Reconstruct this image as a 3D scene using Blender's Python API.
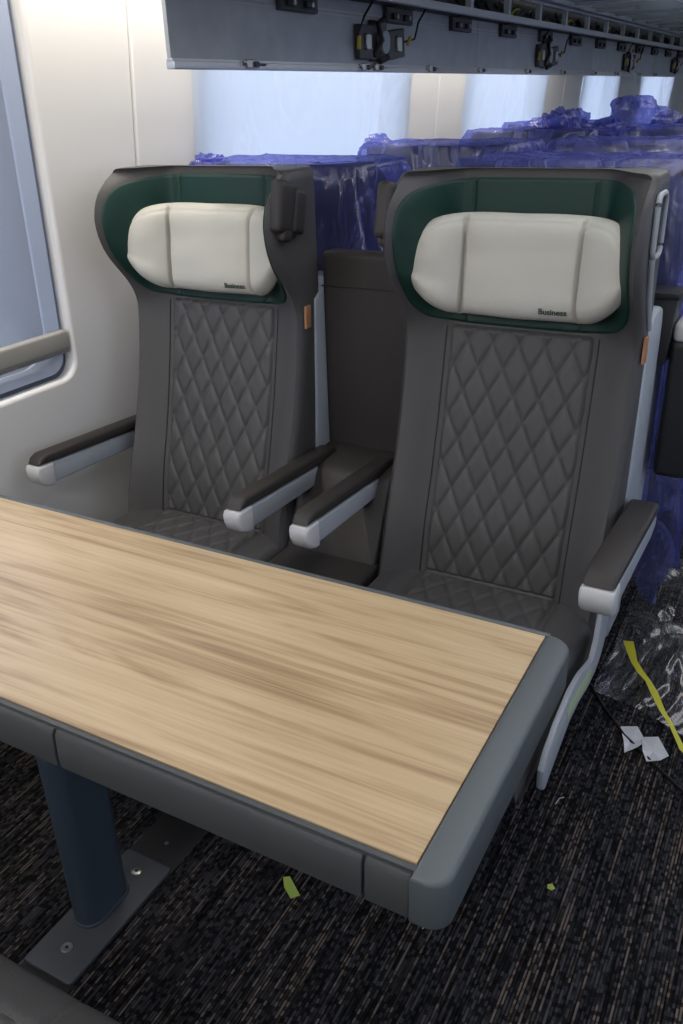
import bpy, bmesh, math, random
from math import sin, cos, pi, exp, sqrt
from mathutils import Vector, Matrix, noise

for _o in list(bpy.data.objects): bpy.data.objects.remove(_o)
S = bpy.context.scene
COL = S.collection
random.seed(7)

# ------------------------------------------------------------------ camera
cd = bpy.data.cameras.new('camera'); cam = bpy.data.objects.new('camera', cd); COL.objects.link(cam)
cd.sensor_fit = 'VERTICAL'; cd.sensor_height = 36.0
cd.lens = 849.93 * 36.0 / 1024.0
cd.clip_start = 0.02; cd.clip_end = 200
_R = Matrix(((0.87797919, 0.18582119, -0.44116099),
             (0.47775277, -0.39805052, 0.78313988),
             (-0.03008038, -0.89834641, -0.43825667)))
cam.matrix_world = (_R @ Matrix(((1, 0, 0), (0, -1, 0), (0, 0, -1)))).to_4x4()
cam.location = (0, 0, 1.5)
S.camera = cam

# ------------------------------------------------------------------ world, exposure
S.view_settings.view_transform = 'Standard'; S.view_settings.look = 'None'
S.view_settings.gamma = 1; S.view_settings.exposure = -0.2
W = bpy.data.worlds.new('world'); S.world = W; W.use_nodes = True
bg = W.node_tree.nodes['Background']
bg.inputs[0].default_value = (0.70, 0.80, 1.0, 1); bg.inputs[1].default_value = 3.0

def area(name, loc, rot, sx, sy, power, color):
    l = bpy.data.lights.new(name, 'AREA'); l.shape = 'RECTANGLE'; l.size = sx; l.size_y = sy
    l.energy = power; l.color = color
    o = bpy.data.objects.new(name, l); o.location = loc; o.rotation_euler = rot; COL.objects.link(o)
    return o
# warm strip lamp behind the luggage rack, cool saloon ceiling lamp along the aisle, added fills
area('rack_strip_light', (-1.50, 2.0, 2.03), (0, math.radians(28), 0), 0.06, 7.5, 55, (1, 0.92, 0.80))
area('saloon_fill_light', (0.1, 2.6, 2.2), (0, 0, 0), 0.5, 5.0, 18, (0.97, 0.97, 1.0))
area('saloon_fill_light', (-0.55, -0.9, 2.15), (math.radians(28), 0, 0), 1.2, 0.5, 20, (0.98, 0.98, 1.0))  # near fill added behind the camera, not a ceiling lamp

area('ceiling_fill_light', (-.45, 4.5, 2.0), (pi, 0, 0), 0.08, 9.0, 40, (0.95, 0.97, 1.0))  # upward fill added to brighten ceiling and glass shelf, no lamp there

# ------------------------------------------------------------------ material helpers
def mat(name, color=(.5, .5, .5), rough=.5, metal=0, bump=0, bscale=200, spec=.5, noise_amt=0, nscale=6, trans=0):
    m = bpy.data.materials.new(name); m.use_nodes = True
    nt = m.node_tree; b = nt.nodes['Principled BSDF']
    b.inputs['Base Color'].default_value = (*color, 1)
    b.inputs['Roughness'].default_value = rough; b.inputs['Metallic'].default_value = metal
    b.inputs['Specular IOR Level'].default_value = spec
    if trans: b.inputs['Transmission Weight'].default_value = trans
    tc = nt.nodes.new('ShaderNodeTexCoord')
    if bump:
        n = nt.nodes.new('ShaderNodeTexNoise'); n.inputs['Scale'].default_value = bscale
        n.inputs['Detail'].default_value = 4
        nt.links.new(tc.outputs['Object'], n.inputs['Vector'])
        bp = nt.nodes.new('ShaderNodeBump'); bp.inputs['Strength'].default_value = bump
        bp.inputs['Distance'].default_value = .002
        nt.links.new(n.outputs['Fac'], bp.inputs['Height']); nt.links.new(bp.outputs[0], b.inputs['Normal'])
    if noise_amt:
        n = nt.nodes.new('ShaderNodeTexNoise'); n.inputs['Scale'].default_value = nscale
        n.inputs['Detail'].default_value = 5
        nt.links.new(tc.outputs['Object'], n.inputs['Vector'])
        r = nt.nodes.new('ShaderNodeValToRGB')
        r.color_ramp.elements[0].position = .3; r.color_ramp.elements[1].position = .7
        r.color_ramp.elements[0].color = (*[c * (1 - noise_amt) for c in color], 1)
        r.color_ramp.elements[1].color = (*[min(1, c * (1 + noise_amt)) for c in color], 1)
        nt.links.new(n.outputs['Fac'], r.inputs[0]); nt.links.new(r.outputs[0], b.inputs['Base Color'])
    return m

def film_mat(name, color, opacity, gloss=.12, bscale=9, bstr=.6, trans_tint=(1, 1, 1), translucent=.5, dist=.03, streak=0):
    """thin plastic sheet: transparent + diffuse/translucent + glossy wrinkles"""
    m = bpy.data.materials.new(name); m.use_nodes = True; nt = m.node_tree; nt.nodes.clear()
    N = nt.nodes.new; L = nt.links.new
    out = N('ShaderNodeOutputMaterial'); tr = N('ShaderNodeBsdfTransparent'); tr.inputs[0].default_value = (*trans_tint, 1)
    df = N('ShaderNodeBsdfDiffuse'); df.inputs[0].default_value = (*color, 1)
    tl = N('ShaderNodeBsdfTranslucent'); tl.inputs[0].default_value = (*color, 1)
    gl = N('ShaderNodeBsdfGlossy'); gl.inputs['Roughness'].default_value = .16
    m1 = N('ShaderNodeMixShader'); m1.inputs[0].default_value = translucent
    L(df.outputs[0], m1.inputs[1]); L(tl.outputs[0], m1.inputs[2])
    m2 = N('ShaderNodeMixShader'); L(tr.outputs[0], m2.inputs[1]); L(m1.outputs[0], m2.inputs[2])
    m3 = N('ShaderNodeMixShader'); m3.inputs[0].default_value = gloss
    L(m2.outputs[0], m3.inputs[1]); L(gl.outputs[0], m3.inputs[2]); L(m3.outputs[0], out.inputs[0])
    tc = N('ShaderNodeTexCoord'); n = N('ShaderNodeTexNoise'); n.inputs['Scale'].default_value = bscale
    n.inputs['Detail'].default_value = 4; n.inputs['Distortion'].default_value = 1.2
    mp = N('ShaderNodeMapping'); mp.inputs['Scale'].default_value = (1.3, 1, .6); mp.inputs['Rotation'].default_value = (.4, .3, .5)
    L(tc.outputs['Object'], mp.inputs[0]); L(mp.outputs[0], n.inputs['Vector'])
    rr = N('ShaderNodeMath'); rr.operation = 'SUBTRACT'; rr.inputs[1].default_value = .5; L(n.outputs['Fac'], rr.inputs[0])
    ab = N('ShaderNodeMath'); ab.operation = 'ABSOLUTE'; L(rr.outputs[0], ab.inputs[0])     # ridged creases
    bp = N('ShaderNodeBump'); bp.inputs['Strength'].default_value = bstr; bp.inputs['Distance'].default_value = dist
    L(ab.outputs[0], bp.inputs['Height'])
    for s in (df, gl, tl): L(bp.outputs[0], s.inputs['Normal'])
    mr = N('ShaderNodeMapRange'); mr.inputs[1].default_value = 0; mr.inputs[2].default_value = .06
    mr.inputs[3].default_value = min(1, opacity + streak); mr.inputs[4].default_value = opacity
    L(ab.outputs[0], mr.inputs[0]); L(mr.outputs[0], m2.inputs[0])
    return m

M = {}
M['leather'] = mat('grey_leather', (.064, .062, .063), .5, bump=.35, bscale=450, spec=.45)
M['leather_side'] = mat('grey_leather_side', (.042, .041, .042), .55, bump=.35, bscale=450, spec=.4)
M['leather_mid'] = mat('dark_brown_leather', (.032, .028, .027), .5, bump=.3, bscale=450, spec=.4)
M['armpad'] = mat('arm_pad_leather', (.032, .028, .026), .5, bump=.3, bscale=500, spec=.4)
M['green'] = mat('dark_green_leather', (.004, .032, .024), .5, bump=.3, bscale=450, spec=.4)
M['cream'] = mat('cream_leather', (.51, .50, .45), .5, bump=.35, bscale=420, spec=.35)
M['shell'] = mat('pale_blue_grey_plastic', (.34, .37, .41), .45)
M['armcap'] = mat('light_grey_plastic', (.56, .56, .57), .4, bump=.15, bscale=800)
M['tag'] = mat('tan_leather', (.33, .16, .08), .6)
M['print'] = mat('dark_print', (.03, .06, .05), .6)
M['black'] = mat('black_plastic', (.014, .014, .016), .5)
M['dark'] = mat('dark_metal', (.03, .032, .036), .45, metal=.3)
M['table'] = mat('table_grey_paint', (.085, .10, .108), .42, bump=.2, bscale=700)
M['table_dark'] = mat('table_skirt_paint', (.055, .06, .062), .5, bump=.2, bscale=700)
M['pole'] = mat('slate_paint', (.042, .06, .085), .45)
M['plate'] = mat('plate_paint', (.06, .065, .075), .45, bump=.1, bscale=500)
M['steel'] = mat('steel', (.5, .5, .48), .3, metal=1)
M['alu'] = mat('brushed_aluminium', (.55, .56, .58), .38, metal=.8, bump=.15, bscale=60)
M['wall'] = mat('cream_wall_panel', (.72, .71, .70), .45, bump=.04, bscale=30, spec=.3)
M['ceiling'] = mat('ceiling_grey', (.7, .7, .69), .6)
M['reveal_dark'] = mat('window_seal', (.10, .12, .17), .5)
M['reveal_mid'] = mat('window_reveal_grey', (.22, .235, .27), .5)
M['reveal_light'] = mat('window_reveal_strip', (.42, .46, .55), .35)
M['blindbar'] = mat('blind_bar', (.34, .33, .30), .4)
M['backdrop'] = mat('pale_backdrop', (.82, .85, .88), .8, noise_amt=.04, nscale=1)
M['rackpanel'] = mat('rack_panel_grey', (.40, .43, .47), .55, noise_amt=.08, nscale=14)
M['rackframe'] = mat('rack_frame_grey', (.50, .53, .56), .45)
M['rackdark'] = mat('rack_bracket', (.06, .063, .07), .4, metal=.5)
M['yellowtape'] = mat('yellow_tape', (.55, .52, .01), .4, bump=.5, bscale=60)
M['paper'] = mat('white_paper', (.62, .64, .67), .7, noise_amt=.1, nscale=20)
M['greentape'] = mat('green_paper_tape', (.38, .50, .10), .7)
M['sticker'] = mat('pale_green_sticker', (.42, .55, .30), .6)
M['ground'] = mat('outside_ground', (.012, .03, .06), .8, noise_amt=.8, nscale=3)
M['wire'] = mat('black_wire', (.01, .01, .01), .5)
M['wirey'] = mat('yellow_wire', (.45, .36, .03), .5)
M['purple'] = film_mat('purple_film', (.26, .29, .72), .22, gloss=.07, bscale=4, bstr=.6, trans_tint=(.50, .52, .82), translucent=.5, dist=.05, streak=.22)
M['clear'] = film_mat('clear_film', (.75, .77, .8), .05, gloss=.12, bscale=1.3, bstr=1, trans_tint=(.97, .97, .97), translucent=.3, dist=.25, streak=.12)
M['windowfilm'] = film_mat('milky_film', (.80, .84, .90), .86, gloss=.04, bscale=1.6, bstr=.35, trans_tint=(.9, .95, 1), translucent=.8, dist=.06, streak=.10)
M['sheer'] = film_mat('sheer_blind', (.70, .76, .88), .25, gloss=.01, bscale=2, bstr=.02, trans_tint=(.95, .97, 1), translucent=.8)
M['glass'] = film_mat('window_glass', (.5, .6, .8), .04, gloss=.06, bscale=1, bstr=0)
M['shelfglass'] = film_mat('shelf_glass', (.45, .47, .47), .5, gloss=.22, bscale=1, bstr=.02, trans_tint=(.8, .84, .84), translucent=.4)

# laminate wood, grain along X
def wood():
    m = bpy.data.materials.new('oak_laminate'); m.use_nodes = True; nt = m.node_tree; N = nt.nodes.new; L = nt.links.new
    b = nt.nodes['Principled BSDF']; b.inputs['Roughness'].default_value = .36; b.inputs['Specular IOR Level'].default_value = .5
    tc = N('ShaderNodeTexCoord')
    def nz(scale, sc, det, dis, off=0):
        mp = N('ShaderNodeMapping'); mp.inputs['Scale'].default_value = sc; mp.inputs['Location'].default_value = (off, off * .7, 0)
        n = N('ShaderNodeTexNoise'); n.inputs['Scale'].default_value = scale; n.inputs['Detail'].default_value = det
        n.inputs['Distortion'].default_value = dis
        L(tc.outputs['Object'], mp.inputs[0]); L(mp.outputs[0], n.inputs['Vector']); return n
    a = nz(1, (1.5, 17, 1), 6, 1.6); c = nz(1, (2.2, 130, 1), 5, .9, 3); d = nz(1, (.7, 3.5, 1), 2, .8, 9)
    mx = N('ShaderNodeMath'); mx.operation = 'MULTIPLY'; mx.inputs[1].default_value = .5; L(a.outputs['Fac'], mx.inputs[0])
    my = N('ShaderNodeMath'); my.operation = 'MULTIPLY_ADD'; my.inputs[1].default_value = .30; L(c.outputs['Fac'], my.inputs[0]); L(mx.outputs[0], my.inputs[2])
    mz = N('ShaderNodeMath'); mz.operation = 'MULTIPLY_ADD'; mz.inputs[1].default_value = .2; L(d.outputs['Fac'], mz.inputs[0]); L(my.outputs[0], mz.inputs[2])
    r = N('ShaderNodeValToRGB'); e = r.color_ramp.elements
    e[0].position = .36; e[0].color = (.22, .145, .08, 1)
    e[1].position = .66; e[1].color = (.58, .44, .275, 1)
    x = e.new(.44); x.color = (.36, .245, .135, 1)
    x = e.new(.52); x.color = (.48, .35, .205, 1)
    L(mz.outputs[0], r.inputs[0]); L(r.outputs[0], b.inputs['Base Color'])
    bp = N('ShaderNodeBump'); bp.inputs['Strength'].default_value = .12; bp.inputs['Distance'].default_value = .001
    L(c.outputs['Fac'], bp.inputs['Height']); L(bp.outputs[0], b.inputs['Normal'])
    return m
M['wood'] = wood()

# dark loop carpet with broken lengthwise stripes
def carpet():
    m = bpy.data.materials.new('striped_carpet'); m.use_nodes = True; nt = m.node_tree; N = nt.nodes.new; L = nt.links.new
    b = nt.nodes['Principled BSDF']; b.inputs['Roughness'].default_value = .95; b.inputs['Specular IOR Level'].default_value = .1
    tc = N('ShaderNodeTexCoord')
    def nz(sc, det, off=0):
        mp = N('ShaderNodeMapping'); mp.inputs['Scale'].default_value = sc; mp.inputs['Location'].default_value = (off, off * .7, 0)
        n = N('ShaderNodeTexNoise'); n.inputs['Scale'].default_value = 1; n.inputs['Detail'].default_value = det
        L(tc.outputs['Object'], mp.inputs[0]); L(mp.outputs[0], n.inputs['Vector']); return n
    def ramp(src, p0, p1, c0, c1):
        r = N('ShaderNodeValToRGB'); e = r.color_ramp.elements
        e[0].position = p0; e[1].position = p1; e[0].color = (*c0, 1); e[1].color = (*c1, 1)
        L(src.outputs['Fac'], r.inputs[0]); return r
    sx = N('ShaderNodeSeparateXYZ'); L(tc.outputs['Object'], sx.inputs[0])
    def math_(op, a, b_=None):
        n = N('ShaderNodeMath'); n.operation = op
        for i, v in enumerate((a, b_)):
            if v is None: continue
            if isinstance(v, (int, float)): n.inputs[i].default_value = v
            else: L(v, n.inputs[i])
        return n.outputs[0]
    def white(u, v):
        c = N('ShaderNodeCombineXYZ'); L(u, c.inputs[0])
        if v is not None: L(v, c.inputs[1])
        w = N('ShaderNodeTexWhiteNoise'); w.noise_dimensions = '2D'; L(c.outputs[0], w.inputs['Vector']); return w
    ux = math_('MULTIPLY', sx.outputs[0], 155); u = math_('FLOOR', ux)
    ru = white(u, None).outputs['Value']
    vy = math_('ADD', math_('MULTIPLY', sx.outputs[1], 105), math_('MULTIPLY', ru, 7)); v = math_('FLOOR', vy)
    blk = white(u, v)
    vl = math_('FLOOR', math_('ADD', math_('MULTIPLY', sx.outputs[1], 5), math_('MULTIPLY', ru, 5)))
    seg = white(math_('ADD', u, 31.0), vl)
    base = ramp(nz((150, 5, 1), 3), .36, .64, (.009, .009, .011), (.060, .060, .068))
    g1 = N('ShaderNodeMapRange'); g1.inputs[1].default_value = .25; g1.inputs[2].default_value = .75; g1.inputs[3].default_value = .25; g1.inputs[4].default_value = 1.15
    L(blk.outputs['Value'], g1.inputs[0])
    tg = math_('GREATER_THAN', seg.outputs['Value'], .76)
    fx = math_('FRACT', ux); line = math_('LESS_THAN', math_('ABSOLUTE', math_('SUBTRACT', fx, .5)), .28)
    tanm = math_('MULTIPLY', tg, line)
    mixc = N('ShaderNodeMix'); mixc.data_type = 'RGBA'
    L(tanm, mixc.inputs[0]); L(base.outputs[0], mixc.inputs[6]); mixc.inputs[7].default_value = (.125, .10, .086, 1)
    gap = N('ShaderNodeMapRange'); gap.inputs[1].default_value = .0; gap.inputs[2].default_value = .22; gap.inputs[3].default_value = .35; gap.inputs[4].default_value = 1
    L(math_('MINIMUM', fx, math_('SUBTRACT', 1, fx)), gap.inputs[0])
    gm = math_('MULTIPLY', g1.outputs[0], gap.outputs[0])
    brk = N('ShaderNodeCombineColor'); [L(gm, brk.inputs[k]) for k in range(3)]
    mul = N('ShaderNodeMix'); mul.data_type = 'RGBA'; mul.blend_type = 'MULTIPLY'; mul.inputs[0].default_value = 1
    L(mixc.outputs[2], mul.inputs[6]); L(brk.outputs[0], mul.inputs[7]); L(mul.outputs[2], b.inputs['Base Color'])
    bp = N('ShaderNodeBump'); bp.inputs['Strength'].default_value = .8; bp.inputs['Distance'].default_value = .003
    L(brk.outputs[0], bp.inputs['Height']); L(bp.outputs[0], b.inputs['Normal'])
    return m
M['carpet'] = carpet()

# ------------------------------------------------------------------ object helpers
def link(name, me, m=None, parent=None, smooth=True, autosm=True):
    if m and not me.materials: me.materials.append(m)
    o = bpy.data.objects.new(name, me); COL.objects.link(o)
    if parent: o.parent = parent
    if smooth:
        for p in me.polygons: p.use_smooth = True
        if autosm:
            try: me.set_sharp_from_angle(angle=math.radians(38))
            except Exception: pass
    return o
def mesh(name, vs, fs):
    me = bpy.data.meshes.new(name); me.from_pydata([tuple(v) for v in vs], [], fs); me.update(); return me
def bm_obj(name, bm, m, parent=None, smooth=True):
    bmesh.ops.recalc_face_normals(bm, faces=bm.faces)
    me = bpy.data.meshes.new(name); bm.to_mesh(me); bm.free(); return link(name, me, m, parent, smooth)
def add_box(bm, lo, hi, r=0, seg=2, mtx=None):
    b2 = bmesh.new(); bmesh.ops.create_cube(b2, size=1)
    s = [hi[i] - lo[i] for i in range(3)]; c = [(hi[i] + lo[i]) / 2 for i in range(3)]
    for v in b2.verts: v.co = Vector((v.co.x * s[0], v.co.y * s[1], v.co.z * s[2]))
    if r: bmesh.ops.bevel(b2, geom=list(b2.edges) , offset=r, segments=seg, affect='EDGES', profile=.6)
    for v in b2.verts:
        v.co = (mtx @ v.co if mtx else v.co) + Vector(c)
    tmp = bpy.data.meshes.new('t'); b2.to_mesh(tmp); b2.free(); bm.from_mesh(tmp); bpy.data.meshes.remove(tmp)
def box(name, lo, hi, m, parent=None, r=0, seg=2, mtx=None):
    bm = bmesh.new(); add_box(bm, lo, hi, r, seg, mtx); return bm_obj(name, bm, m, parent)
def add_tube(bm, pts, r, n=8, closed=False):
    pts = [Vector(p) for p in pts]; rings = []
    up = Vector((0, 0, 1))
    for i, p in enumerate(pts):
        a = pts[i - 1] if i else p; b = pts[i + 1] if i < len(pts) - 1 else p
        t = (b - a).normalized(); u = t.cross(up)
        if u.length < .05: u = t.cross(Vector((0, 1, 0)))
        u.normalize(); w = t.cross(u)
        rr = r[i] if isinstance(r, (list, tuple)) else r
        rings.append([bm.verts.new(p + (u * cos(2 * pi * k / n) + w * sin(2 * pi * k / n)) * rr) for k in range(n)])
    for i in range(len(rings) - 1):
        for k in range(n): bm.faces.new((rings[i][k], rings[i][(k + 1) % n], rings[i + 1][(k + 1) % n], rings[i + 1][k]))
    bm.faces.new(rings[0]); bm.faces.new(rings[-1])
def tube(name, pts, r, m, parent=None, n=8):
    bm = bmesh.new(); add_tube(bm, pts, r, n); return bm_obj(name, bm, m, parent)
def add_prism(bm, poly, axis, a, b, bev=0, seg=2):
    """poly in the plane normal to axis ('x': (y,z), 'z': (x,y), 'y': (x,z)), extruded a..b"""
    b2 = bmesh.new()
    def P(p, t): return {'x': (t, p[0], p[1]), 'y': (p[0], t, p[1]), 'z': (p[0], p[1], t)}[axis]
    A = [b2.verts.new(P(p, a)) for p in poly]; B = [b2.verts.new(P(p, b)) for p in poly]
    n = len(poly); fa = b2.faces.new(A); fb = b2.faces.new(B[::-1])
    for i in range(n): b2.faces.new((A[i], B[i], B[(i + 1) % n], A[(i + 1) % n]))
    bmesh.ops.recalc_face_normals(b2, faces=b2.faces)
    if bev:
        ed = [e for e in b2.edges if (e in fa.edges) or (e in fb.edges)]
        bmesh.ops.bevel(b2, geom=ed, offset=bev, segments=seg, affect='EDGES', profile=.5)
    tmp = bpy.data.meshes.new('t'); b2.to_mesh(tmp); b2.free(); bm.from_mesh(tmp); bpy.data.meshes.remove(tmp)
def prism(name, poly, axis, a, b, m, parent=None, bev=0, seg=2):
    bm = bmesh.new(); add_prism(bm, poly, axis, a, b, bev, seg); return bm_obj(name, bm, m, parent)
def roundrect(x0, x1, y0, y1, r, n=6):
    out = []
    for cx, cy, a0 in ((x1 - r, y0 + r, -pi / 2), (x1 - r, y1 - r, 0), (x0 + r, y1 - r, pi / 2), (x0 + r, y0 + r, pi)):
        for k in range(n + 1):
            a = a0 + pi / 2 * k / n; out.append((cx + r * cos(a), cy + r * sin(a)))
    return out
def grid(name, fn, nu, nv, m, parent=None, thick=None, smooth=True):
    """fn(i/nu, j/nv) -> point"""
    vs = [fn(i / nu, j / nv) for j in range(nv + 1) for i in range(nu + 1)]
    fs = [(j * (nu + 1) + i, j * (nu + 1) + i + 1, (j + 1) * (nu + 1) + i + 1, (j + 1) * (nu + 1) + i) for j in range(nv) for i in range(nu)]
    return link(name, mesh(name, vs, fs), m, parent, smooth, autosm=False)
def empty(name, loc, label=None, cat=None, group=None, rz=0):
    o = bpy.data.objects.new(name, None); o.location = loc; o.rotation_euler = (0, 0, rz); o.empty_display_size = .1
    COL.objects.link(o); return tag(o, label, cat, group)
def tag(o, label=None, cat=None, group=None, kind=None):
    for k, v in (('label', label), ('category', cat), ('group', group), ('kind', kind)):
        if v: o[k] = v
    return o
def copy_tree(o, parent=None):
    c = o.copy(); COL.objects.link(c)
    if parent: c.parent = parent
    for ch in [k for k in bpy.data.objects if k.parent == o]: copy_tree(ch, c)
    return c
def interp(tab, z):
    if z <= tab[0][0]: return tab[0][1]
    if z >= tab[-1][0]: return tab[-1][1]
    n = len(tab)
    sl = [(tab[min(n - 1, i + 1)][1] - tab[max(0, i - 1)][1]) / (tab[min(n - 1, i + 1)][0] - tab[max(0, i - 1)][0]) for i in range(n)]
    for i in range(n - 1):
        (p, vp), (q, vq) = tab[i], tab[i + 1]
        if z <= q:
            h = q - p; t = (z - p) / h
            return (2 * t ** 3 - 3 * t * t + 1) * vp + (t ** 3 - 2 * t * t + t) * h * sl[i] + (3 * t * t - 2 * t ** 3) * vq + (t ** 3 - t * t) * h * sl[i + 1]
def smooth(t): t = max(0, min(1, t)); return t * t * (3 - 2 * t)

# ------------------------------------------------------------------ setting: floor, walls, ceiling
WX = -1.78          # inner face of the window wall
bm = bmesh.new(); add_box(bm, (-1.85, -1.6, -.04), (1.25, 11.4, 0)); tag(bm_obj('floor', bm, M['carpet'], smooth=False), kind='structure')
bm = bmesh.new(); add_box(bm, (-1.95, -1.6, 2.22), (1.3, 11.4, 2.3)); tag(bm_obj('ceiling', bm, M['ceiling'], smooth=False), kind='structure')
bm = bmesh.new(); add_box(bm, (-1.9, 11.3, 0), (1.3, 11.4, 2.25)); tag(bm_obj('wall_back', bm, M['wall'], smooth=False), kind='structure')
bm = bmesh.new(); add_box(bm, (-1.9, -1.6, 0), (1.3, -1.5, 2.25)); tag(bm_obj('wall_front', bm, M['wall'], smooth=False), kind='structure')
bm = bmesh.new(); add_box(bm, (-160, -140, -1.3), (140, 260, -1.2)); tag(bm_obj('ground', bm, M['ground'], smooth=False), kind='structure')

bm = bmesh.new(); add_box(bm, (-9.3, -40, -1.2), (-9, 70, 4.2)); tag(bm_obj('wall_backdrop', bm, M['backdrop'], smooth=False), kind='structure')  # pale backdrop added outside so the windows look evenly bright

def panel_mesh(y0, y1, z0, z1, hole, r=.05, bev=.010, depth=.012):
    cu = bpy.data.curves.new('c', 'CURVE'); cu.dimensions = '2D'; cu.fill_mode = 'BOTH'; cu.extrude = depth; cu.bevel_depth = bev; cu.bevel_resolution = 3
    def spl(pts):
        s = cu.splines.new('POLY'); s.points.add(len(pts) - 1)
        for p, q in zip(s.points, pts): p.co = (q[0], q[1], 0, 1)
        s.use_cyclic_u = True
    e = bev + .0012
    spl([(y0 + e, z0), (y1 - e, z0), (y1 - e, z1), (y0 + e, z1)])
    if hole:
        a, b, c, d = hole; spl(roundrect(a - bev, b + bev, c - bev, d + bev, r + bev, 8)[::-1])
    o = bpy.data.objects.new('c', cu); COL.objects.link(o)
    dg = bpy.context.evaluated_depsgraph_get(); me = bpy.data.meshes.new_from_object(o.evaluated_get(dg))
    bpy.data.objects.remove(o)
    return me
# curve plane (x,y) -> world (Y,Z); normal towards +X
WROT = Matrix(((0, 0, 1, 0), (1, 0, 0, 0), (0, 1, 0, 0), (0, 0, 0, 1)))
SEG = [(-1.5, -.23, -1.2, -.45), (-.23, 1.975, .03, 1.67), (1.975, 4.10, 2.26, 3.77), (4.10, 6.25, 4.45, 5.83), (6.25, 8.40, 6.71, 7.85), (8.40, 11.3, 8.75, 10.4)]
def make_wall(name, X, sign):
    root = empty(name, (X, 0, 0)); root['kind'] = 'structure'
    box('wall_core', (-.30 * sign if sign > 0 else .16, -1.5, 0), (-.16 if sign > 0 else .30, 11.3, .70), M['wall'], root)
    for i in range(-1, 5):
        y0, y1, ha, hb = SEG[i + 1]
        me = panel_mesh(y0, y1, 0.0, 2.21, (ha, hb, .82, 1.89))
        me.transform(WROT)
        for v in me.vertices: v.co.x = (v.co.x - .012 - .010) * sign if True else v.co.x
        me.update()
        o = link('wall_panel', me, M['wall'], root)
    return root
wl = make_wall('wall_left', WX, 1)
wr = make_wall('wall_right', 1.22, -1)
# seam trims on the window wall, and windows
wn = 0
for i in range(-1, 5):
    y0, y1, ha, hb = SEG[i + 1]
    for X, sg in ((WX, 1), (1.22, -1)):
        wn += 1
        w = empty('window_%d' % wn, (X, (ha + hb) / 2, .82)); w['kind'] = 'structure'
        cy = (ha + hb) / 2; hw = (hb - ha) / 2
        def ring(nm, ins0, ins1, x0, x1, mt, r0=.05):
            # ring between two rounded rectangles, from depth x0 (outer) to x1 (inner)
            A = roundrect(-hw + ins0, hw - ins0, ins0, 1.07 - ins0, r0, 8)
            B = roundrect(-hw + ins1, hw - ins1, ins1, 1.07 - ins1, r0 + .04, 8)
            vs = [(x0 * sg, *p) for p in A] + [(x1 * sg, *p) for p in B] + [((x0 - .012) * sg, *p) for p in A] + [((x1 - .012) * sg, *p) for p in B]
            n = len(A); fs = []
            for k in range(n):
                k2 = (k + 1) % n
                fs += [(k, k2, n + k2, n + k), (2 * n + k, 3 * n + k, 3 * n + k2, 2 * n + k2), (k, 2 * n + k, 2 * n + k2, k2), (n + k, n + k2, 3 * n + k2, 3 * n + k)]
            return link(nm, mesh(nm, vs, fs), mt, w)
        ring('window_seal', -.03, .018, -.035, -.045, M['reveal_dark'])
        ring('reveal_strip', .014, .045, -.030, -.050, M['reveal_light'])
        ring('window_reveal', .040, .12 if i == 0 else .055, -.052, -.15 if i == 0 else -.10, M['reveal_mid'])
        box('pane', ((-.172 if sg > 0 else .166), -hw + .02, .01), ((-.166 if sg > 0 else .172), hw - .02, 1.06), M['glass'], w)
# roller blind on the nearest window
bl = empty('roller_blind', (WX + .0, .86, .87), 'sheer pale blue roller blind with grey bottom bar over the nearest window', 'blind')
box('blind_bar', (-.028, -.80, .030), (-.004, .803, .085), M['blindbar'], bl, r=.009, seg=3)
box('blind_bar_lip', (-.026, -.80, .020), (-.008, .803, .031), M['alu'], bl, r=.003)
grid('blind_fabric', lambda u, v: (-.022 + .001 * sin(9 * u), -.80 + 1.6 * u,   .06 + 1.0 * v), 30, 6, M['sheer'], bl)

# milky protective film over the next windows
for i in range(1, 5):
    y0, y1, ha, hb = SEG[i + 1]; ha -= .035; hb += .012
    rnd = random.Random(i)
    def f(u, v, ha=ha, hb=hb, i=i):
        p = Vector((u * 3 + i * 7, v * 2.3, i))
        d = .010 * abs(noise.noise(p * 1.1)) + .006 * abs(noise.noise(p * 2.7))
        return (WX + .004 + d, ha + (hb - ha) * u, .79 + 1.1 * v)
    lab = ['wrinkled milky film over the window directly behind the left seat', 'milky film over the second window behind the seats',
           'milky film over the third window behind the seats', 'milky film over the farthest window down the coach'][i - 1]
    tag(grid('window_film', f, 70, 50, M['windowfilm']), lab, 'plastic film', 'films taped over the windows')

# the window wall leans slightly inwards above the sill
def lean(o):
    if o.type == 'MESH' and not o.data.get('leaned'):
        mw = Matrix.Translation((o.parent.location if o.parent else Vector())) @ Matrix.Translation(o.location)
        for v in o.data.vertices:
            z = (mw @ v.co).z
            v.co.x += .09 * (z - .8)
            if 1.3 < (mw @ v.co).y < 1.8: v.co.y -= .06 * max(0, z - .85)
        o.data['leaned'] = 1; o.data.update()
for o in list(bpy.data.objects):
    p = o.parent or o
    if (p.name.startswith('window_') or p.name in ('wall_left', 'roller_blind')) and (o.parent is None or p.location.x < 0) and p.location.x < .5 and o.name != 'wall_core' : lean(o)

# ------------------------------------------------------------------ SEAT (local frame: x centred, y = world Y - 1.6, z up)
YC = [(.40, 1.685), (.55, 1.715), (.675, 1.752), (.81, 1.787), (.94, 1.815), (1.03, 1.833), (1.2, 1.860), (1.345, 1.872)]
WF = [(.40, .070), (.55, .055), (.8, .038), (1.00, .042), (1.06, .070), (1.16, .165), (1.23, .195), (1.285, .185), (1.32, .155), (1.345, .115)]
TB = [(.40, 1.81), (.7, 1.86), (1.0, 1.885), (1.345, 1.885)]
HW = .268
def SS(u): return smooth((abs(u) - .56) / .42)
def fy(x, z):
    return interp(YC, z) - 1.6 - interp(WF, z) * SS(x / HW)

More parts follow.
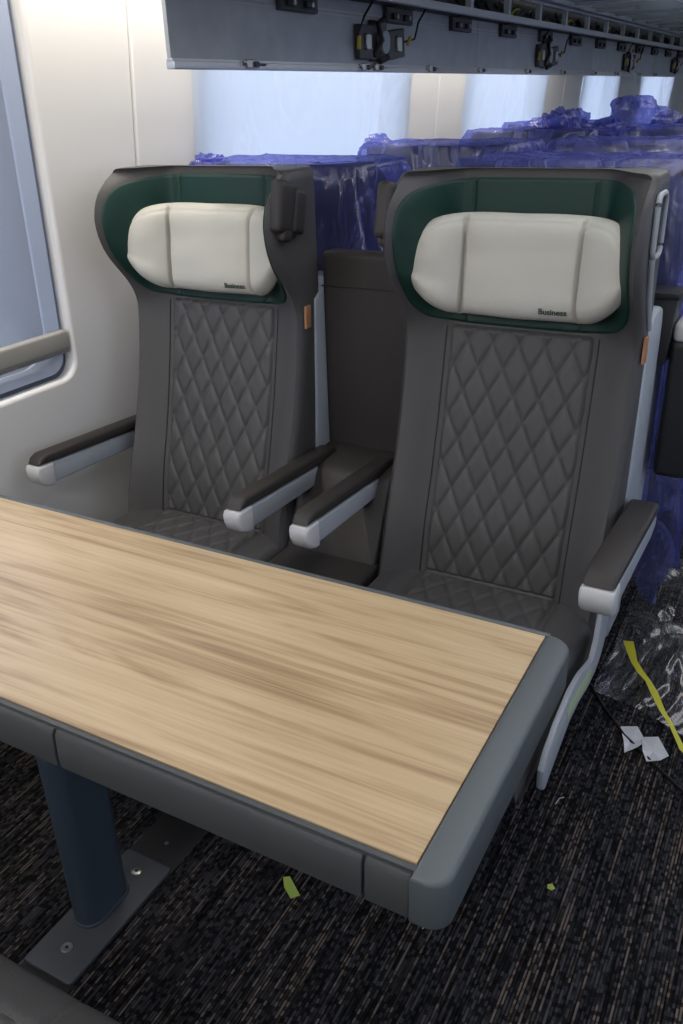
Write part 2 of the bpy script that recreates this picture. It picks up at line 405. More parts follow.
def backrest_mesh():
    zs = [.40 + .945 * k / 60 for k in range(61)]
    rings = []
    def sec(z, sc=1, dz=0):
        w = HW * sc; wf = interp(WF, z); yc = interp(YC, z) - 1.6; yb = interp(TB, z) - 1.6
        pts = []
        for k in range(-18, 19):
            u = k / 20; pts.append((u * w, fy(u * HW, z)))
        y1 = yc - wf
        side = [(.95, y1 - .001), (.985, y1 + .008), (1.0, y1 + .026), (1.0, y1 + (yb - y1) * .35), (1.0, y1 + (yb - y1) * .7), (.995, yb - .012), (.97, yb)]
        right = [(s * w, y) for s, y in side]
        left = [(-s * w, y) for s, y in side[::-1]]
        back = [(w * .6, yb + .005), (0, yb + .008), (-w * .6, yb + .005)]
        ym = (y1 + yb) / 2
        loop = pts + right + back + left
        return [(x, ym + (y - ym) * (1 - (1 - sc) * 1.2), z + dz) for x, y in loop]
    for z in zs: rings.append(sec(z))
    rings.append(sec(1.345, .985, .006)); rings.append(sec(1.345, .96, .009)); rings.append(sec(1.345, .93, .010))
    n = len(rings[0]); vs = [p for r in rings for p in r]; fs = []
    for j in range(len(rings) - 1):
        for k in range(n):
            a = j * n + k; b = j * n + (k + 1) % n
            fs.append((a, b, b + n, a + n))
    # caps: stitched strips between front half and back half
    def cap(j, flip):
        base = j * n; c = len(vs); r = rings[j]
        vs.append((0, sum(p[1] for p in r) / n, r[0][2]))
        nf = 37
        # pair front point k with back point: simple strip
        fr = list(range(0, nf)); bk = list(range(nf, n))[::-1]
        i = q = 0
        while i < len(fr) - 1 or q < len(bk) - 1:
            xi = r[fr[min(i + 1, len(fr) - 1)]][0]; xq = r[bk[min(q + 1, len(bk) - 1)]][0]
            if (q >= len(bk) - 1) or (i < len(fr) - 1 and xi <= xq):
                t = (base + fr[i], base + fr[i + 1], base + bk[q]); i += 1
            else:
                t = (base + fr[i], base + bk[q + 1], base + bk[q]); q += 1
            fs.append(t if flip else t[::-1])
    cap(len(rings) - 1, True); cap(0, False)
    me = mesh('backrest', vs, fs)
    b = bmesh.new(); b.from_mesh(me); bmesh.ops.recalc_face_normals(b, faces=b.faces); b.to_mesh(me); b.free()
    return me

def tri(v):  # distance to nearest integer
    return abs(v - round(v))
def quilt_h(x, z, w, h, A):
    a = x / w + z / h; b = x / w - z / h
    da = min(1, tri(a) * 2 / .55); db = min(1, tri(b) * 2 / .55)
    return A * (1 - (1 - da) ** 2) ** .5 * (1 - (1 - db) ** 2) ** .5 if da > 0 and db > 0 else 0

def quilted_back(parent):
    U, z0, z1 = .166, .428, 1.028
    nu, nv = 96, 180
    def f(a, b):
        x = -U + 2 * U * a; z = z0 + (z1 - z0) * b
        edge = min(1, min(a, 1 - a) * 2 * U / .010) * min(1, min(b, 1 - b) * (z1 - z0) / .012)
        h = quilt_h(x, z - z0, .060, .112, .0075)
        if b < .035: h = .006 * sin(pi * min(1, b / .035))
        y = fy(x, z) + .004 - (.006 + h) * edge
        # crease where bolster meets panel
        return (x, y, z)
    return grid('quilted_panel', f, nu, nv, M['leather'], parent)

def lining(parent):
    def f(a, b):
        s = 2 * a - 1; t = 2 * b - 1
        # squircle-ish corners
        k = 1 - .10 * (abs(s) ** 6) * (t * t)
        r = 1 - .06 * abs(t) ** 8 * s * s
        x = s * .246 * (1 - .16 * max(0, -t) ** 6 * abs(s)) * (1 - .10 * max(0, t) ** 8 * abs(s))
        zl, zh = 1.026, 1.338
        z = (zl + zh) / 2 + t * (zh - zl) / 2 * (1 - .10 * abs(s) ** 5)
        edge = min(1, (1 - abs(s)) / .03) * min(1, (1 - abs(t)) / .035)
        g = exp(-((abs(x) - .132) / .0028) ** 2)
        e = sqrt(max(0, edge))
        return (x, fy(x, z) + .003 - .010 * e + .005 * g * e, z)
    return grid('head_lining', f, 150, 60, M['green'], parent)

def pillow(parent):
    """cream pillow: flat middle, two lobes swung forward along the wings"""
    hc = .135; L = .128; ang = math.radians(34); tot = hc + L
    zc, hz = 1.162, .108
    root_y = interp(YC, zc) - 1.6 - .034
    def spine(s):
        a = abs(s); sg = 1 if s >= 0 else -1
        if a <= hc - .02: return Vector((s, 0)), Vector((0, -1))
        # eased bend
        t = a - (hc - .02); phi = ang * min(1, t / .04)
        x = hc - .02; y = 0; st = 0
        n = 12
        for k in range(n):
            d = t / n; p = ang * min(1, (st + d / 2) / .04); x += cos(p) * d; y -= sin(p) * d; st += d
        return Vector((sg * x, y)), Vector((-sg * sin(phi), -cos(phi)))
    nu, nv = 120, 56
    def outline(s, up):
        a = abs(s)
        if a < hc: return hz * (1 - .015 * (a / hc) ** 2)
        t = (a - hc) / L
        return hz * max(.0, (1 - t ** (3.4 if up else 1.75))) ** (.5 if up else .62) * .985
    vs, fs = [], []
    def pt(i, j, side):
        s = -tot + 2 * tot * (.5 - .5 * cos(pi * i / nu) if False else i / nu)
        # concentrate samples at the ends
        q = 2 * i / nu - 1; s = tot * (q * (1.0) + .10 * sin(pi * q) / 1.0)
        t = 2 * j / nv - 1; tt = sin(pi / 2 * t)
        h = outline(s, tt > 0)
        # lower edge of lobes tucks up a bit more
        cpos, nrm = spine(s)
        ed = max(0, 1 - abs(tt) ** 5) ** .5
        endf = max(0, 1 - (abs(s) / tot) ** 9) ** .5
        th = .042 * ed * endf
        seam = exp(-((abs(s) - hc) / .006) ** 2); pin = exp(-((abs(s) - hc) / .030) ** 2)
        top = exp(-((tt - .86) / .03) ** 2)
        th -= (.020 * seam + .007 * pin) * (ed ** .5)
        th -= .0035 * top * ed
        th += .0035 * noise.noise(Vector((s * 9, tt * 2, 1.3))) * ed * endf
        th = max(th, .001)
        z = zc + h * tt + .004 * noise.noise(Vector((s * 7, 0, 5)))
        # slight tilt with the recline
        back = (interp(YC, z) - interp(YC, zc)) * .8
        base = Vector((cpos.x, root_y + cpos.y + back))
        o = -nrm * .004
        p = base + (nrm * th if side else -nrm * (-.0 + .010 * ed * endf) * 1.0)
        return (p.x, p.y, z)
    for side in (1, 0):
        off = len(vs)
        for j in range(nv + 1):
            for i in range(nu + 1): vs.append(pt(i, j, side))
        for j in range(nv):
            for i in range(nu):
                a = off + j * (nu + 1) + i; q = (a, a + 1, a + nu + 2, a + nu + 1)
                fs.append(q if side else q[::-1])
    p = link('head_pillow', mesh('head_pillow', vs, fs), M['cream'], parent, autosm=False)
    # word printed low on the right of the middle panel
    tcu = bpy.data.curves.new('t', 'FONT'); tcu.body = 'Business'; tcu.size = .0175; tcu.extrude = .0004; tcu.align_x = 'CENTER'; tcu.offset = .0004
    to = bpy.data.objects.new('t', tcu); COL.objects.link(to)
    dg = bpy.context.evaluated_depsgraph_get(); me = bpy.data.meshes.new_from_object(to.evaluated_get(dg)); bpy.data.objects.remove(to)
    me.transform(Matrix.Rotation(pi / 2, 4, 'X'))
    for v in me.vertices:   # lay the letters on the leather
        x = v.co.x + .082; z = v.co.z + 1.076
        tt = (z - zc) / hz; ed = max(0, 1 - abs(tt) ** 5) ** .5
        seam = exp(-((abs(x) - hc) / .030) ** 2) * .007
        back = (interp(YC, z) - interp(YC, zc)) * .8
        y = root_y + back - (.042 * ed - seam * ed ** .5) - .0028 + v.co.y
        v.co = (x, y, z)
    me.update(); link('lettering', me, M['print'], p, smooth=False)
    return p

def seat_cushion(parent):
    # rounded cushion body with sculpted top
    nx, ny = 56, 60
    X0, Y0, Y1 = .268, 1.115 - 1.6, 1.70 - 1.6
    def body(u, v):
        # u across, v : 0 bottom-front -> up -> back
        x = -X0 + 2 * X0 * u
        ex = min(1, (1 - abs(2 * u - 1)) / .10); rx = (1 - (1 - ex) ** 2) ** .5
        bol = .006 * smooth((abs(x) - .16) / .06)
        zt = .447 + bol
        if v < .35:
            a = v / .35
            ang = a * pi * .62
            y = Y0 + .075 - .075 * sin(min(pi / 2, ang)) + .0
            z = .33 + (zt - .33) * (a ** .8)
            y = Y0 + .07 * (1 - sin(a * pi)) if a > .5 else Y0 + .035 * (1 - sin(a * pi))
        else:
            b = (v - .35) / .65; y = Y0 + .07 + (Y1 - Y0 - .07) * b; z = zt - .006 * b
        z = .33 + (z - .33) * (.55 + .45 * rx)
        xx = x * (1 - .02 * max(0, 1 - (y - Y0) / .1))
        crease = exp(-((abs(x) - .168) / .004) ** 2)
        return (xx, y, z - .006 * crease * (1 if v > .3 else .3))
    o = grid('seat_cushion', body, nx * 2, ny, M['leather'], parent)
    # close underneath
    prism('cushion_base', [(Y0 + .03, .335), (Y1, .335), (Y1, .40), (Y0 + .06, .40), (Y0 + .02, .37)], 'x', -.262, .262, M['leather_side'], parent, bev=.01)
    def q(a, b):
        x = -.163 + .326 * a; y = (Y0 + .075) + (.50) * b
        edge = min(1, min(a, 1 - a) / .03) * min(1, min(b, 1 - b) / .03)
        h = quilt_h(x, y, .060, .095, .007)
        return (x, y, .4465 - .006 * b + (.004 + h) * edge - .002)
    grid('quilted_seat_panel', q, 80, 110, M['leather'], parent)

def armrest(parent, x, w, y_tip=-.215, y_end=.25, tilt=.030):
    """padded arm: dark pad on a pale shell with a light nose cap"""
    e = .0
    def T(P): return [(y, z + tilt * (y_end - y) / (y_end - y_tip)) for y, z in P]
    pad = T([(y_tip + .010, .636), (y_tip + .020, .652), (y_tip + .040, .661), (y_end - .02, .664), (y_end, .655), (y_end, .634)])
    a = prism('armrest', T([(y_tip + .055, .575), (y_tip + .055, .632), (y_end - .004, .632), (y_end - .004, .600), (y_end - .06, .585)]), 'x', x - w / 2 + .003, x + w / 2 - .003, M['shell'], parent, bev=.008, seg=3)
    prism('arm_pad', pad, 'x', x - w / 2, x + w / 2, M['armpad'], a, bev=.009, seg=3)
    nose = T([(y_tip + .060, .634), (y_tip + .006, .634), (y_tip - .001, .622), (y_tip + .001, .602), (y_tip + .010, .585), (y_tip + .025, .574), (y_tip + .045, .569), (y_tip + .060, .570)])
    prism('arm_cap', nose, 'x', x - w / 2 - .001, x + w / 2 + .001, M['armcap'], a, bev=.009, seg=3)
    # strut back down to the seat side
    return a

def make_seat(label, group, kind):
    """kind 'window': fabric ear pad on the aisle-side wing; 'aisle': pad on the inner wing, pale handle frame outside"""
    root = empty('business_seat', (0, 1.6, 0), label, 'seat', group)
    link('backrest', backrest_mesh(), M['leather'], root)
    quilted_back(root); lining(root); pillow(root)
    # piping seams down the bolsters
    for s in (-1, 1):
        pts = [(s * .174, fy(s * .174, z) - .0008, z) for z in [.44 + .58 * k / 30 for k in range(31)]]
        tube('piping', pts, .0016, M['black'], root, n=6)
    # shell behind the cushions
    sh = bmesh.new()
    add_prism(sh, [(.20, .30), (.245, 1.05), (.30, 1.075), (.385, 1.065), (.40, 1.035), (.40, .60), (.33, .30)], 'x', -.272, .272, bev=.012, seg=3)
    bm_obj('back_shell', sh, M['shell'], root)
    seat_cushion(root)
    if kind == 'window':
        armrest(root, -.333, .046); armrest(root, .298, .046)
    else:
        armrest(root, -.335, .046); armrest(root, .309, .064, y_tip=-.220, tilt=.042)
    # curved side frame, only on the aisle side
    if kind == 'aisle':
        top = [(.045, .600), (-.030, .600), (-.048, .52), (-.062, .465), (-.09, .438), (-.13, .450), (-.20, .474), (-.27, .483), (-.36, .472), (-.42, .450), (-.445, .425), (-.445, .385), (-.425, .365),
               (-.38, .378), (-.27, .405), (-.20, .400), (-.13, .384), (-.06, .380), (-.02, .392), (.015, .42), (.03, .47)]
        f = prism('side_frame', top, 'x', .284, .297, M['shell'], root, bev=.006)
        prism('sticker', [(-.10, .412), (-.12, .432), (-.27, .458), (-.30, .452), (-.30, .434), (-.27, .432), (-.13, .405)], 'x', .2971, .2980, M['sticker'], f)
    box('pedestal', (-.20, -.22, 0), (.10, .22, .335), M['dark'], root, r=.02)
    # ear pad (folded fabric strap) on one wing
    s = 1 if kind == 'window' else -1
    bmq = bmesh.new()
    rot = Matrix.Rotation(math.radians(-14), 3, 'X')
    add_box(bmq, (s * .272 - .018, .085, 1.222), (s * .272 + .018, .150, 1.338), .016, 4, rot)
    add_box(bmq, (s * .278 - .015, .145, 1.215), (s * .278 + .015, .195, 1.315), .014, 4, rot)
    add_box(bmq, (s * .275 - .012, .095, 1.205), (s * .275 + .014, .135, 1.240), .011, 3, rot)
    bm_obj('ear_pad', bmq, M['leather_mid'], root)
    # brown tag in the side seam
    t = prism('leather_tag', [(.195, .985), (.218, .985), (.220, 1.04), (.197, 1.04)], 'x', .2685, .2755, M['tag'], root, bev=.001)
    if kind == 'aisle':
        hb = bmesh.new()
        loop = [(.274, y, z) for y, z in roundrect(.135, .215, 1.205, 1.320, .02, 5)]
        add_tube(hb, loop + [loop[0]], .0055, 8); add_tube(hb, [(.273, .145, 1.205), (.272, .175, 1.12), (.270, .23, 1.05)], .006, 8)
        bm_obj('handle_frame', hb, M['shell'], root)
        box('handle_panel', (.264, .145, 1.21), (.271, .205, 1.31), M['leather_side'], root, r=.002)
    return root

seatL = make_seat('dark grey quilted seat by the window wall, cream head pillow', 'business seats facing the table', 'window')
seatL.location.x = -1.368
seatR = make_seat('dark grey quilted seat nearest the aisle behind the end of the table, cream head pillow', 'business seats facing the table', 'aisle')
seatR.location.x = -.558
# seat on the near side of the table, turned to face it
sN = copy_tree(seatR); sN.location = (-.86, -.012, 0); sN.rotation_euler.z = pi
sN['label'] = 'grey seat facing the table, only its cushion edge showing at lower left'

# ------------------------------------------------------------------ narrow centre section between the two seats
cc = empty('centre_console', (-.976, 1.6, 0), 'narrow dark brown padded section between the two seats, with a flat ledge', 'console')
box('console_back', (-.122, .285, .640), (.138, .345, 1.160), M['leather_mid'], cc, r=.018, seg=4)
tube('console_seam', [(-.121, .2835, 1.075), (.137, .2835, 1.075)], .0018, M['black'], cc, n=6)
prism('console_ledge', [(.285, .655), (.17, .648), (.14, .630), (.06, .47), (.03, .42), (.03, .36), (.30, .36)], 'x', -.122, .138, M['leather_mid'], cc, bev=.010, seg=3)
box('console_seat_pad', (-.120, -.42, .36), (.145, .07, .448), M['leather_mid'], cc, r=.014, seg=3)
prism('console_post', [(.26, .60), (.31, 1.06), (.34, 1.06), (.35, .6)], 'x', -.150, -.122, M['shell'], cc, bev=.006)
box('console_foot', (-.09, -.1, 0), (.09, .25, .365), M['dark'], cc, r=.01)

# ------------------------------------------------------------------ table
tb = empty('table', (-1.04, .86, 0), 'long table with oak laminate top, grey edge frame and single slate blue leg', 'table')
def tw(x, y): return (x + 1.04, y - .86)
x0, y0 = tw(-1.745, .618); x1, y1 = tw(-.268, 1.107)
top = box('tabletop', (x0, y0, .716), (x1, y1, .740), M['wood'], tb, r=.0008, seg=1)
xa, ya = tw(-1.745, 1.107); xb, yb = tw(-.262, 1.117)
box('table_edge_far', (xa, ya + .0004, .700), (xb, yb, .7405), M['table'], tb, r=.002)
xa, ya = tw(-1.745, .609); xb, yb = tw(-.266, .6176)
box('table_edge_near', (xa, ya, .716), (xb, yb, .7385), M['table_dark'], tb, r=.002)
# end cap with rounded corners
cx0, cy0 = tw(-.2675, .596); cx1, cy1 = tw(-.224, 1.112)
n = 8
poly = [(cx0, cy0)]
for k in range(n + 1): a = -pi / 2 + pi / 2 * k / n; poly.append((cx1 - .026 + .026 * cos(a), cy0 + .026 + .026 * sin(a)))
for k in range(n + 1): a = pi / 2 * k / n; poly.append((cx1 - .035 + .035 * cos(a), cy1 - .035 + .035 * sin(a)))
poly.append((cx0, cy1))
prism('table_end_cap', poly, 'z', .668, .7425, M['table'], tb, bev=.007, seg=3)
# near skirt: three pieces with gaps
def skirt(nm, xs, xe, m):
    a, _ = tw(xs, 0); b, _ = tw(xe, 0); yy = .600 - .86
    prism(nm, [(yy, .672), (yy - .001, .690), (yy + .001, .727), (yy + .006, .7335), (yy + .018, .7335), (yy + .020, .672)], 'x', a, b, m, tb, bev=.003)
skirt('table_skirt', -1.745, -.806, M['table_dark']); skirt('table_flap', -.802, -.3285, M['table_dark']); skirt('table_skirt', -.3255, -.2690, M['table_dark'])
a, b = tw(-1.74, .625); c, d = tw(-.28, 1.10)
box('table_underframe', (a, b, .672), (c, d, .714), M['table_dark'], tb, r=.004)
pl = roundrect(*[v for v in (-1.100 + 1.04, -1.034 + 1.04)], .762 - .86, .884 - .86, .030, 6)
bmq = bmesh.new(); add_prism(bmq, pl, 'z', .004, .68); bm_obj('table_leg', bmq, M['pole'], tb)
bmq = bmesh.new(); add_prism(bmq, roundrect(-1.103 + 1.04, -1.031 + 1.04, .758 - .86, .888 - .86, .033, 6), 'z', .008, .016, bev=.003); bm_obj('leg_collar', bmq, M['pole'], tb)
bmq = bmesh.new(); add_prism(bmq, roundrect(-1.115 + 1.04, -.992 + 1.04, .655 - .86, .960 - .86, .008, 4), 'z', .001, .010, bev=.0015); fp = bm_obj('foot_plate', bmq, M['plate'], tb)
for yy in (.712, .918):
    bmq = bmesh.new(); add_prism(bmq, [(-1.055 + 1.04 + .012 * cos(2 * pi * k / 16), yy - .86 + .012 * sin(2 * pi * k / 16)) for k in range(16)], 'z', .0095, .0120, bev=.001)
    sc = bm_obj('screw', bmq, M['steel'], fp)
    bmq = bmesh.new(); add_prism(bmq, [(-1.055 + 1.04 + .004 * cos(2 * pi * k / 6), yy - .86 + .004 * sin(2 * pi * k / 6)) for k in range(6)], 'z', .0118, .0124); bm_obj('screw', bmq, M['black'], fp)
# black floor track cover under the plate
tr = empty('floor_track_cover', (-1.053, .9, 0), 'flat black cover plate set in the carpet under the table foot plate', 'floor plate')
box('cover_strip', (-.064, -.36, .0002), (.062, .185, .0009), M['black'], tr)
bmq = bmesh.new(); add_prism(bmq, [(.005 * cos(2 * pi * k / 12), .115 + .005 * sin(2 * pi * k / 12)) for k in range(12)], 'z', .0008, .0018); bm_obj('screw', bmq, M['steel'], tr)

# ------------------------------------------------------------------ rows behind, wrapped in purple film
def bag(name, cx, cy, hx, hy, zt, zb, seed, flare=.03, amp=.018, lab=None, grp=None, side=0, rag=.05, tail=None):
    nth, nl = 120, 34
    vs, fs = [], []
    def sgnp(v, p): return (abs(v) ** p) * (1 if v >= 0 else -1)
    for j in range(nl + 1):
        t = j / nl
        for k in range(nth):
            th = 2 * pi * k / nth; c, s = cos(th), sin(th)
            ux, uy = sgnp(c, .35), sgnp(s, .35)
            if t < .3:
                r = t / .3; z = zt - .004 * r
                z += .005 * noise.noise(Vector((ux * r * 4, uy * 2 * r, seed))) + .008 * abs(noise.noise(Vector((ux * r * 8, uy * r * 3, seed + 4)))) 
                x = ux * r * hx; y = uy * r * hy
            else:
                q = (t - .3) / .7
                corner = smooth(q / .12)
                drop = (zt - zb) * (1 + rag * 2 * noise.noise(Vector((c * 2.2, s * 2.2, seed + 9))))
                z = zt - .006 - drop * q
                fold = noise.noise(Vector((c * 5, s * 5, seed + q * 1.2))) * amp * (.4 + q * 1.6) + abs(noise.noise(Vector((c * 11, s * 11, seed + 3 + q * 2)))) * amp * .7
                fl = flare * q + fold * corner
                x = ux * (hx + fl); y = uy * (hy + fl)
                if side and c * side > 0: x += side * abs(c) * .05 * q * q
            vs.append((cx + x, cy + y, z))
    for j in range(nl):
        for k in range(nth):
            a = j * nth + k; b = j * nth + (k + 1) % nth; fs.append((a, a + nth, b + nth, b))
    o = link(name, mesh(name, vs, fs), M['purple'], None, autosm=False)
    tag(o, lab, 'plastic cover', grp)
    return o
rows = [(2.42, 'first'), (3.26, 'second'), (4.31, 'third'), (5.21, 'fourth')]
for yr, nm in rows:
    for cx, src, sd in ((-1.385, seatL, 'window'), (-.566, seatR, 'aisle')):
        if sd == 'window' and yr > 3 and yr < 5: cx = -1.26
        c = copy_tree(src); c.location = (cx, yr, 0); c.rotation_euler.z = pi; c.scale.z = .988
        c['label'] = '%s-side seat of the %s row behind, back turned, under purple film' % (sd, nm)
        c['group'] = 'film covered seats behind'
        if yr < 2.5 and sd == 'aisle': rowA = c
def bagAt(cx, yr, **k):
    # head spans local y .02 (wing tips) .. .31 (rear); rotated by pi
    return bag('plastic_cover', cx, yr - .175, k.pop('hx', .298), .165, k.pop('zt', 1.372), k.pop('zb', 1.1), **k)
G = 'purple film covers over the seats behind'
bagAt(-1.375, 2.42, zt=1.349, zb=1.10, seed=3, amp=.030, lab='purple film draped over the first window-side seat behind, bunched at its corner', grp=G)
bagAt(-.566, 2.46, hx=.300, zt=1.354, zb=.33, seed=8, amp=.020, side=1, flare=.02, lab='purple film hanging down the aisle side behind the nearest aisle seat', grp=G)
bagAt(-1.235, 3.26, zt=1.350, zb=1.15, seed=14, amp=.02, hx=.31, lab='purple film over the window-side seat two rows behind', grp=G)
bagAt(-.566, 3.26, zt=1.355, zb=1.05, seed=21, lab='purple film over the aisle-side seat two rows behind', grp=G)
bagAt(-1.24, 4.31, zt=1.350, zb=1.15, seed=30, hx=.31, lab='purple film over the window-side seat three rows behind', grp=G)
bagAt(-.566, 4.31, zt=1.354, zb=1.1, seed=37, lab='purple film over the aisle-side seat three rows behind', grp=G)
bagAt(-1.385, 5.21, zt=1.35, zb=1.1, seed=44, lab='purple film over the window-side seat in the farthest covered row', grp=G)
bagAt(-.60, 5.21, zt=1.355, zb=1.1, seed=48, lab='purple film over the aisle-side seat in the farthest covered row', grp=G)
# loose crumpled heaps of film lying on the covered backrests
def heap(cx, cy, z0, rx, ry, rz, seed, lab, rot=0):
    bmq = bmesh.new(); bmesh.ops.create_icosphere(bmq, subdivisions=5, radius=1)
    for v in bmq.verts:
        d = v.co.normalized()
        r = 1 + .38 * noise.noise(d * 1.7 + Vector((seed, 0, 0))) - .42 * abs(noise.noise(d * 2.4 + Vector((0, seed, 0)))) - .06 * abs(noise.noise(d * 6 + Vector((0, 0, seed))))
        x, y = d.x * rx * r, d.y * ry * r
        v.co = Vector((x * cos(rot) - y * sin(rot), x * sin(rot) + y * cos(rot), max(-.02, d.z) * rz * r * (1 if d.z > 0 else .3)))
        v.co += Vector((cx, cy, z0))
    return tag(bm_obj('crumpled_film', bmq, M['purple']), lab, 'plastic film', 'crumpled purple film heaps')
heap(-1.60, 2.14, 1.340, .06, .05, .030, 2, 'small tuft of purple film on the first seat behind, at its window end')
heap(-1.50, 3.02, 1.330, .06, .05, .050, 5, 'small tuft of purple film at the window end of the second row')
heap(-.96, 2.96, 1.285, .10, .06, .045, 9, 'crumpled purple film bunched in the gap between the second row seats')
heap(-1.36, 4.85, 1.33, .22, .13, .045, 12, 'low spread of crumpled purple film over the window-side backrest, left of the big heap', rot=.2)
heap(-1.13, 4.15, 1.345, .12, .09, .095, 17, 'tall peaked heap of crumpled purple film on the third row')
heap(-.96, 4.85, 1.33, .20, .12, .12, 23, 'rounded heap of purple film farthest back, highest of the heaps')
heap(-.88, 4.1, 1.325, .12, .09, .045, 28, 'low crumple of purple film at the gap between the third row seats')
# raised armrest and hinge cap beside the first aisle-side seat behind
def child_local(o, parent):
    o.parent = parent; return o
ra = empty('raised_armrest', (-.228, 2.088, .80), 'black armrest turned upright beside the purple film at the right edge', 'armrest')
box('arm_pad', (-.040, -.062, -.155), (.042, .065, .18), M['black'], ra, r=.018, seg=4)
box('arm_cap', (-.038, -.060, .175), (.040, .063, .222), M['armcap'], ra, r=.018, seg=4)
hc = empty('seat_bracket', (-.292, 2.04, 1.03), 'dark tapered bracket beside the head of the aisle seat, behind its handle frame', 'bracket')
prism('bracket_body', [(-.030, -.10), (.020, -.10), (.030, .045), (-.035, .045)], 'y', -.03, .05, M['dark'], hc, bev=.005)
prism('bracket_lid', [(-.038, .045), (.033, .045), (.033, .060), (-.038, .060)], 'y', -.035, .055, M['black'], hc, bev=.004)

# ------------------------------------------------------------------ luggage rack
RX = -1.39
rk = empty('luggage_rack', (RX, 1.87, 1.575), 'long grey luggage rack with hanging open panel, slotted beam and glass shelf', 'luggage rack')
def rl(x, y, z): return (x - RX, y - 1.87, z - 1.575)
Y9 = 10.5
# hanging panel split in sections
ys = [1.746, 3.72, 5.62, 7.52, 9.42]
for a, b in zip(ys, ys[1:]):
    box('hanging_panel', rl(RX - .012, a, 1.592), rl(RX, b - .006, 1.752), M['rackpanel'], rk, r=.002)
    box('bottom_rail', rl(RX - .016, a, 1.570), rl(RX + .008, b - .006, 1.586), M['alu'], rk, r=.002)
    box('panel_lip', rl(RX - .014, a, 1.586), rl(RX + .003, b - .006, 1.5925), M['alu'], rk, r=.001)
# grooves along panel top
box('panel_groove', rl(RX, 1.75, 1.728), rl(RX + .003, 9.4, 1.731), M['alu'], rk)
box('panel_groove', rl(RX, 1.75, 1.718), rl(RX + .003, 9.4, 1.7205), M['rackframe'], rk)
# hinges
y = 2.20
while y < 9.2:
    h = bmesh.new()
    add_box(h, rl(RX + .001, y, 1.712), rl(RX + .018, y + .20, 1.765), .003, 1)
    add_box(h, rl(RX + .016, y + .03, 1.722), rl(RX + .030, y + .075, 1.740), .003, 1)
    add_box(h, rl(RX + .016, y + .12, 1.722), rl(RX + .030, y + .165, 1.740), .003, 1)
    add_box(h, rl(RX + .010, y + .01, 1.756), rl(RX + .05, y + .19, 1.775), .002, 1)
    hg = bm_obj('hinge', h, M['rackdark'], rk)
    for dy in (.05, .145):
        bm_ = bmesh.new(); add_prism(bm_, [(y + dy - 1.87 + .007 * cos(2 * pi * k / 8), 1.731 - 1.575 + .007 * sin(2 * pi * k / 8)) for k in range(8)], 'x', .030, .034); bm_obj('bolt', bm_, M['steel'], hg)
    y += .645 if y < 2.5 else .56
# latches on bottom rail
y = 2.03
for y in [2.03, 2.67, 2.76, 3.20, 3.72, 4.35, 4.95, 5.62, 6.2, 6.9, 7.5]:
    h = bmesh.new()
    add_box(h, rl(RX + .004, y, 1.574), rl(RX + .016, y + .055, 1.594), .002, 1)
    add_tube(h, [rl(RX + .012, y - .02, 1.583), rl(RX + .012, y + .09, 1.583)], .0035, 6)
    l = bm_obj('latch', h, M['steel'], rk)
    bm_ = bmesh.new(); add_box(bm_, rl(RX + .014, y + .03, 1.576), rl(RX + .022, y + .05, 1.590), .002, 1); bm_obj('latch_clip', bm_, M['rackdark'], l)
# lock mechanisms with two plates, a round hub and wires
for y in (2.64, 4.50, 6.40, 8.2):
    g = bmesh.new()
    add_box(g, rl(RX + .004, y, 1.604), rl(RX + .022, y + .095, 1.700), .003, 1)
    add_box(g, rl(RX + .004, y + .20, 1.610), rl(RX + .022, y + .33, 1.695), .003, 1, Matrix.Rotation(.10, 3, 'X'))
    add_box(g, rl(RX + .004, y + .09, 1.600), rl(RX + .014, y + .21, 1.715), .003, 1)
    lk = bm_obj('lock_mechanism', g, M['rackdark'], rk)
    g = bmesh.new()
    for dy in (.03, .255): add_box(g, rl(RX + .020, y + dy, 1.630), rl(RX + .032, y + dy + .035, 1.675), .003, 1)
    bm_obj('lock_bracket', g, M['steel'], lk)
    g = bmesh.new(); add_prism(g, [(y + .165 - 1.87 + .030 * cos(2 * pi * k / 20), 1.655 - 1.575 + .034 * sin(2 * pi * k / 20)) for k in range(20)], 'x', .014, .034, bev=.003)
    bm_obj('hub', g, M['shell'], lk)
    g = bmesh.new()
    add_tube(g, [rl(RX + .02, y + .10, 1.615), rl(RX + .035, y + .13, 1.66), rl(RX + .03, y + .11, 1.705), rl(RX + .03, y + .16, 1.72)], .009, 6)
    add_tube(g, [rl(RX + .02, y + .14, 1.60), rl(RX + .03, y + .18, 1.612)], .010, 6)
    bm_obj('lock_arm', g, M['black'], lk)
    g = bmesh.new()
    add_tube(g, [rl(RX + .01, y + .01, 1.64), rl(RX + .03, y - .025, 1.67), rl(RX + .04, y + .0, 1.72), rl(RX + .06, y + .05, 1.78)], .0035, 6)
    bm_obj('wire', g, M['wire'], lk); g = bmesh.new()
    add_tube(g, [rl(RX + .02, y + .32, 1.66), rl(RX + .04, y + .37, 1.67), rl(RX + .04, y + .40, 1.72), rl(RX + .06, y + .46, 1.79)], .0035, 6)
    bm_obj('wire', g, M['wire'], lk)
    g = bmesh.new(); add_tube(g, [rl(RX + .024, y - .01, 1.632), rl(RX + .030, y - .018, 1.668)], .006, 6); bm_obj('wire', g, M['wirey'], lk); g = bmesh.new(); add_tube(g, [rl(RX + .03, y + .335, 1.652), rl(RX + .034, y + .35, 1.675)], .006, 6)
    bm_obj('wire', g, M['wirey'], lk)
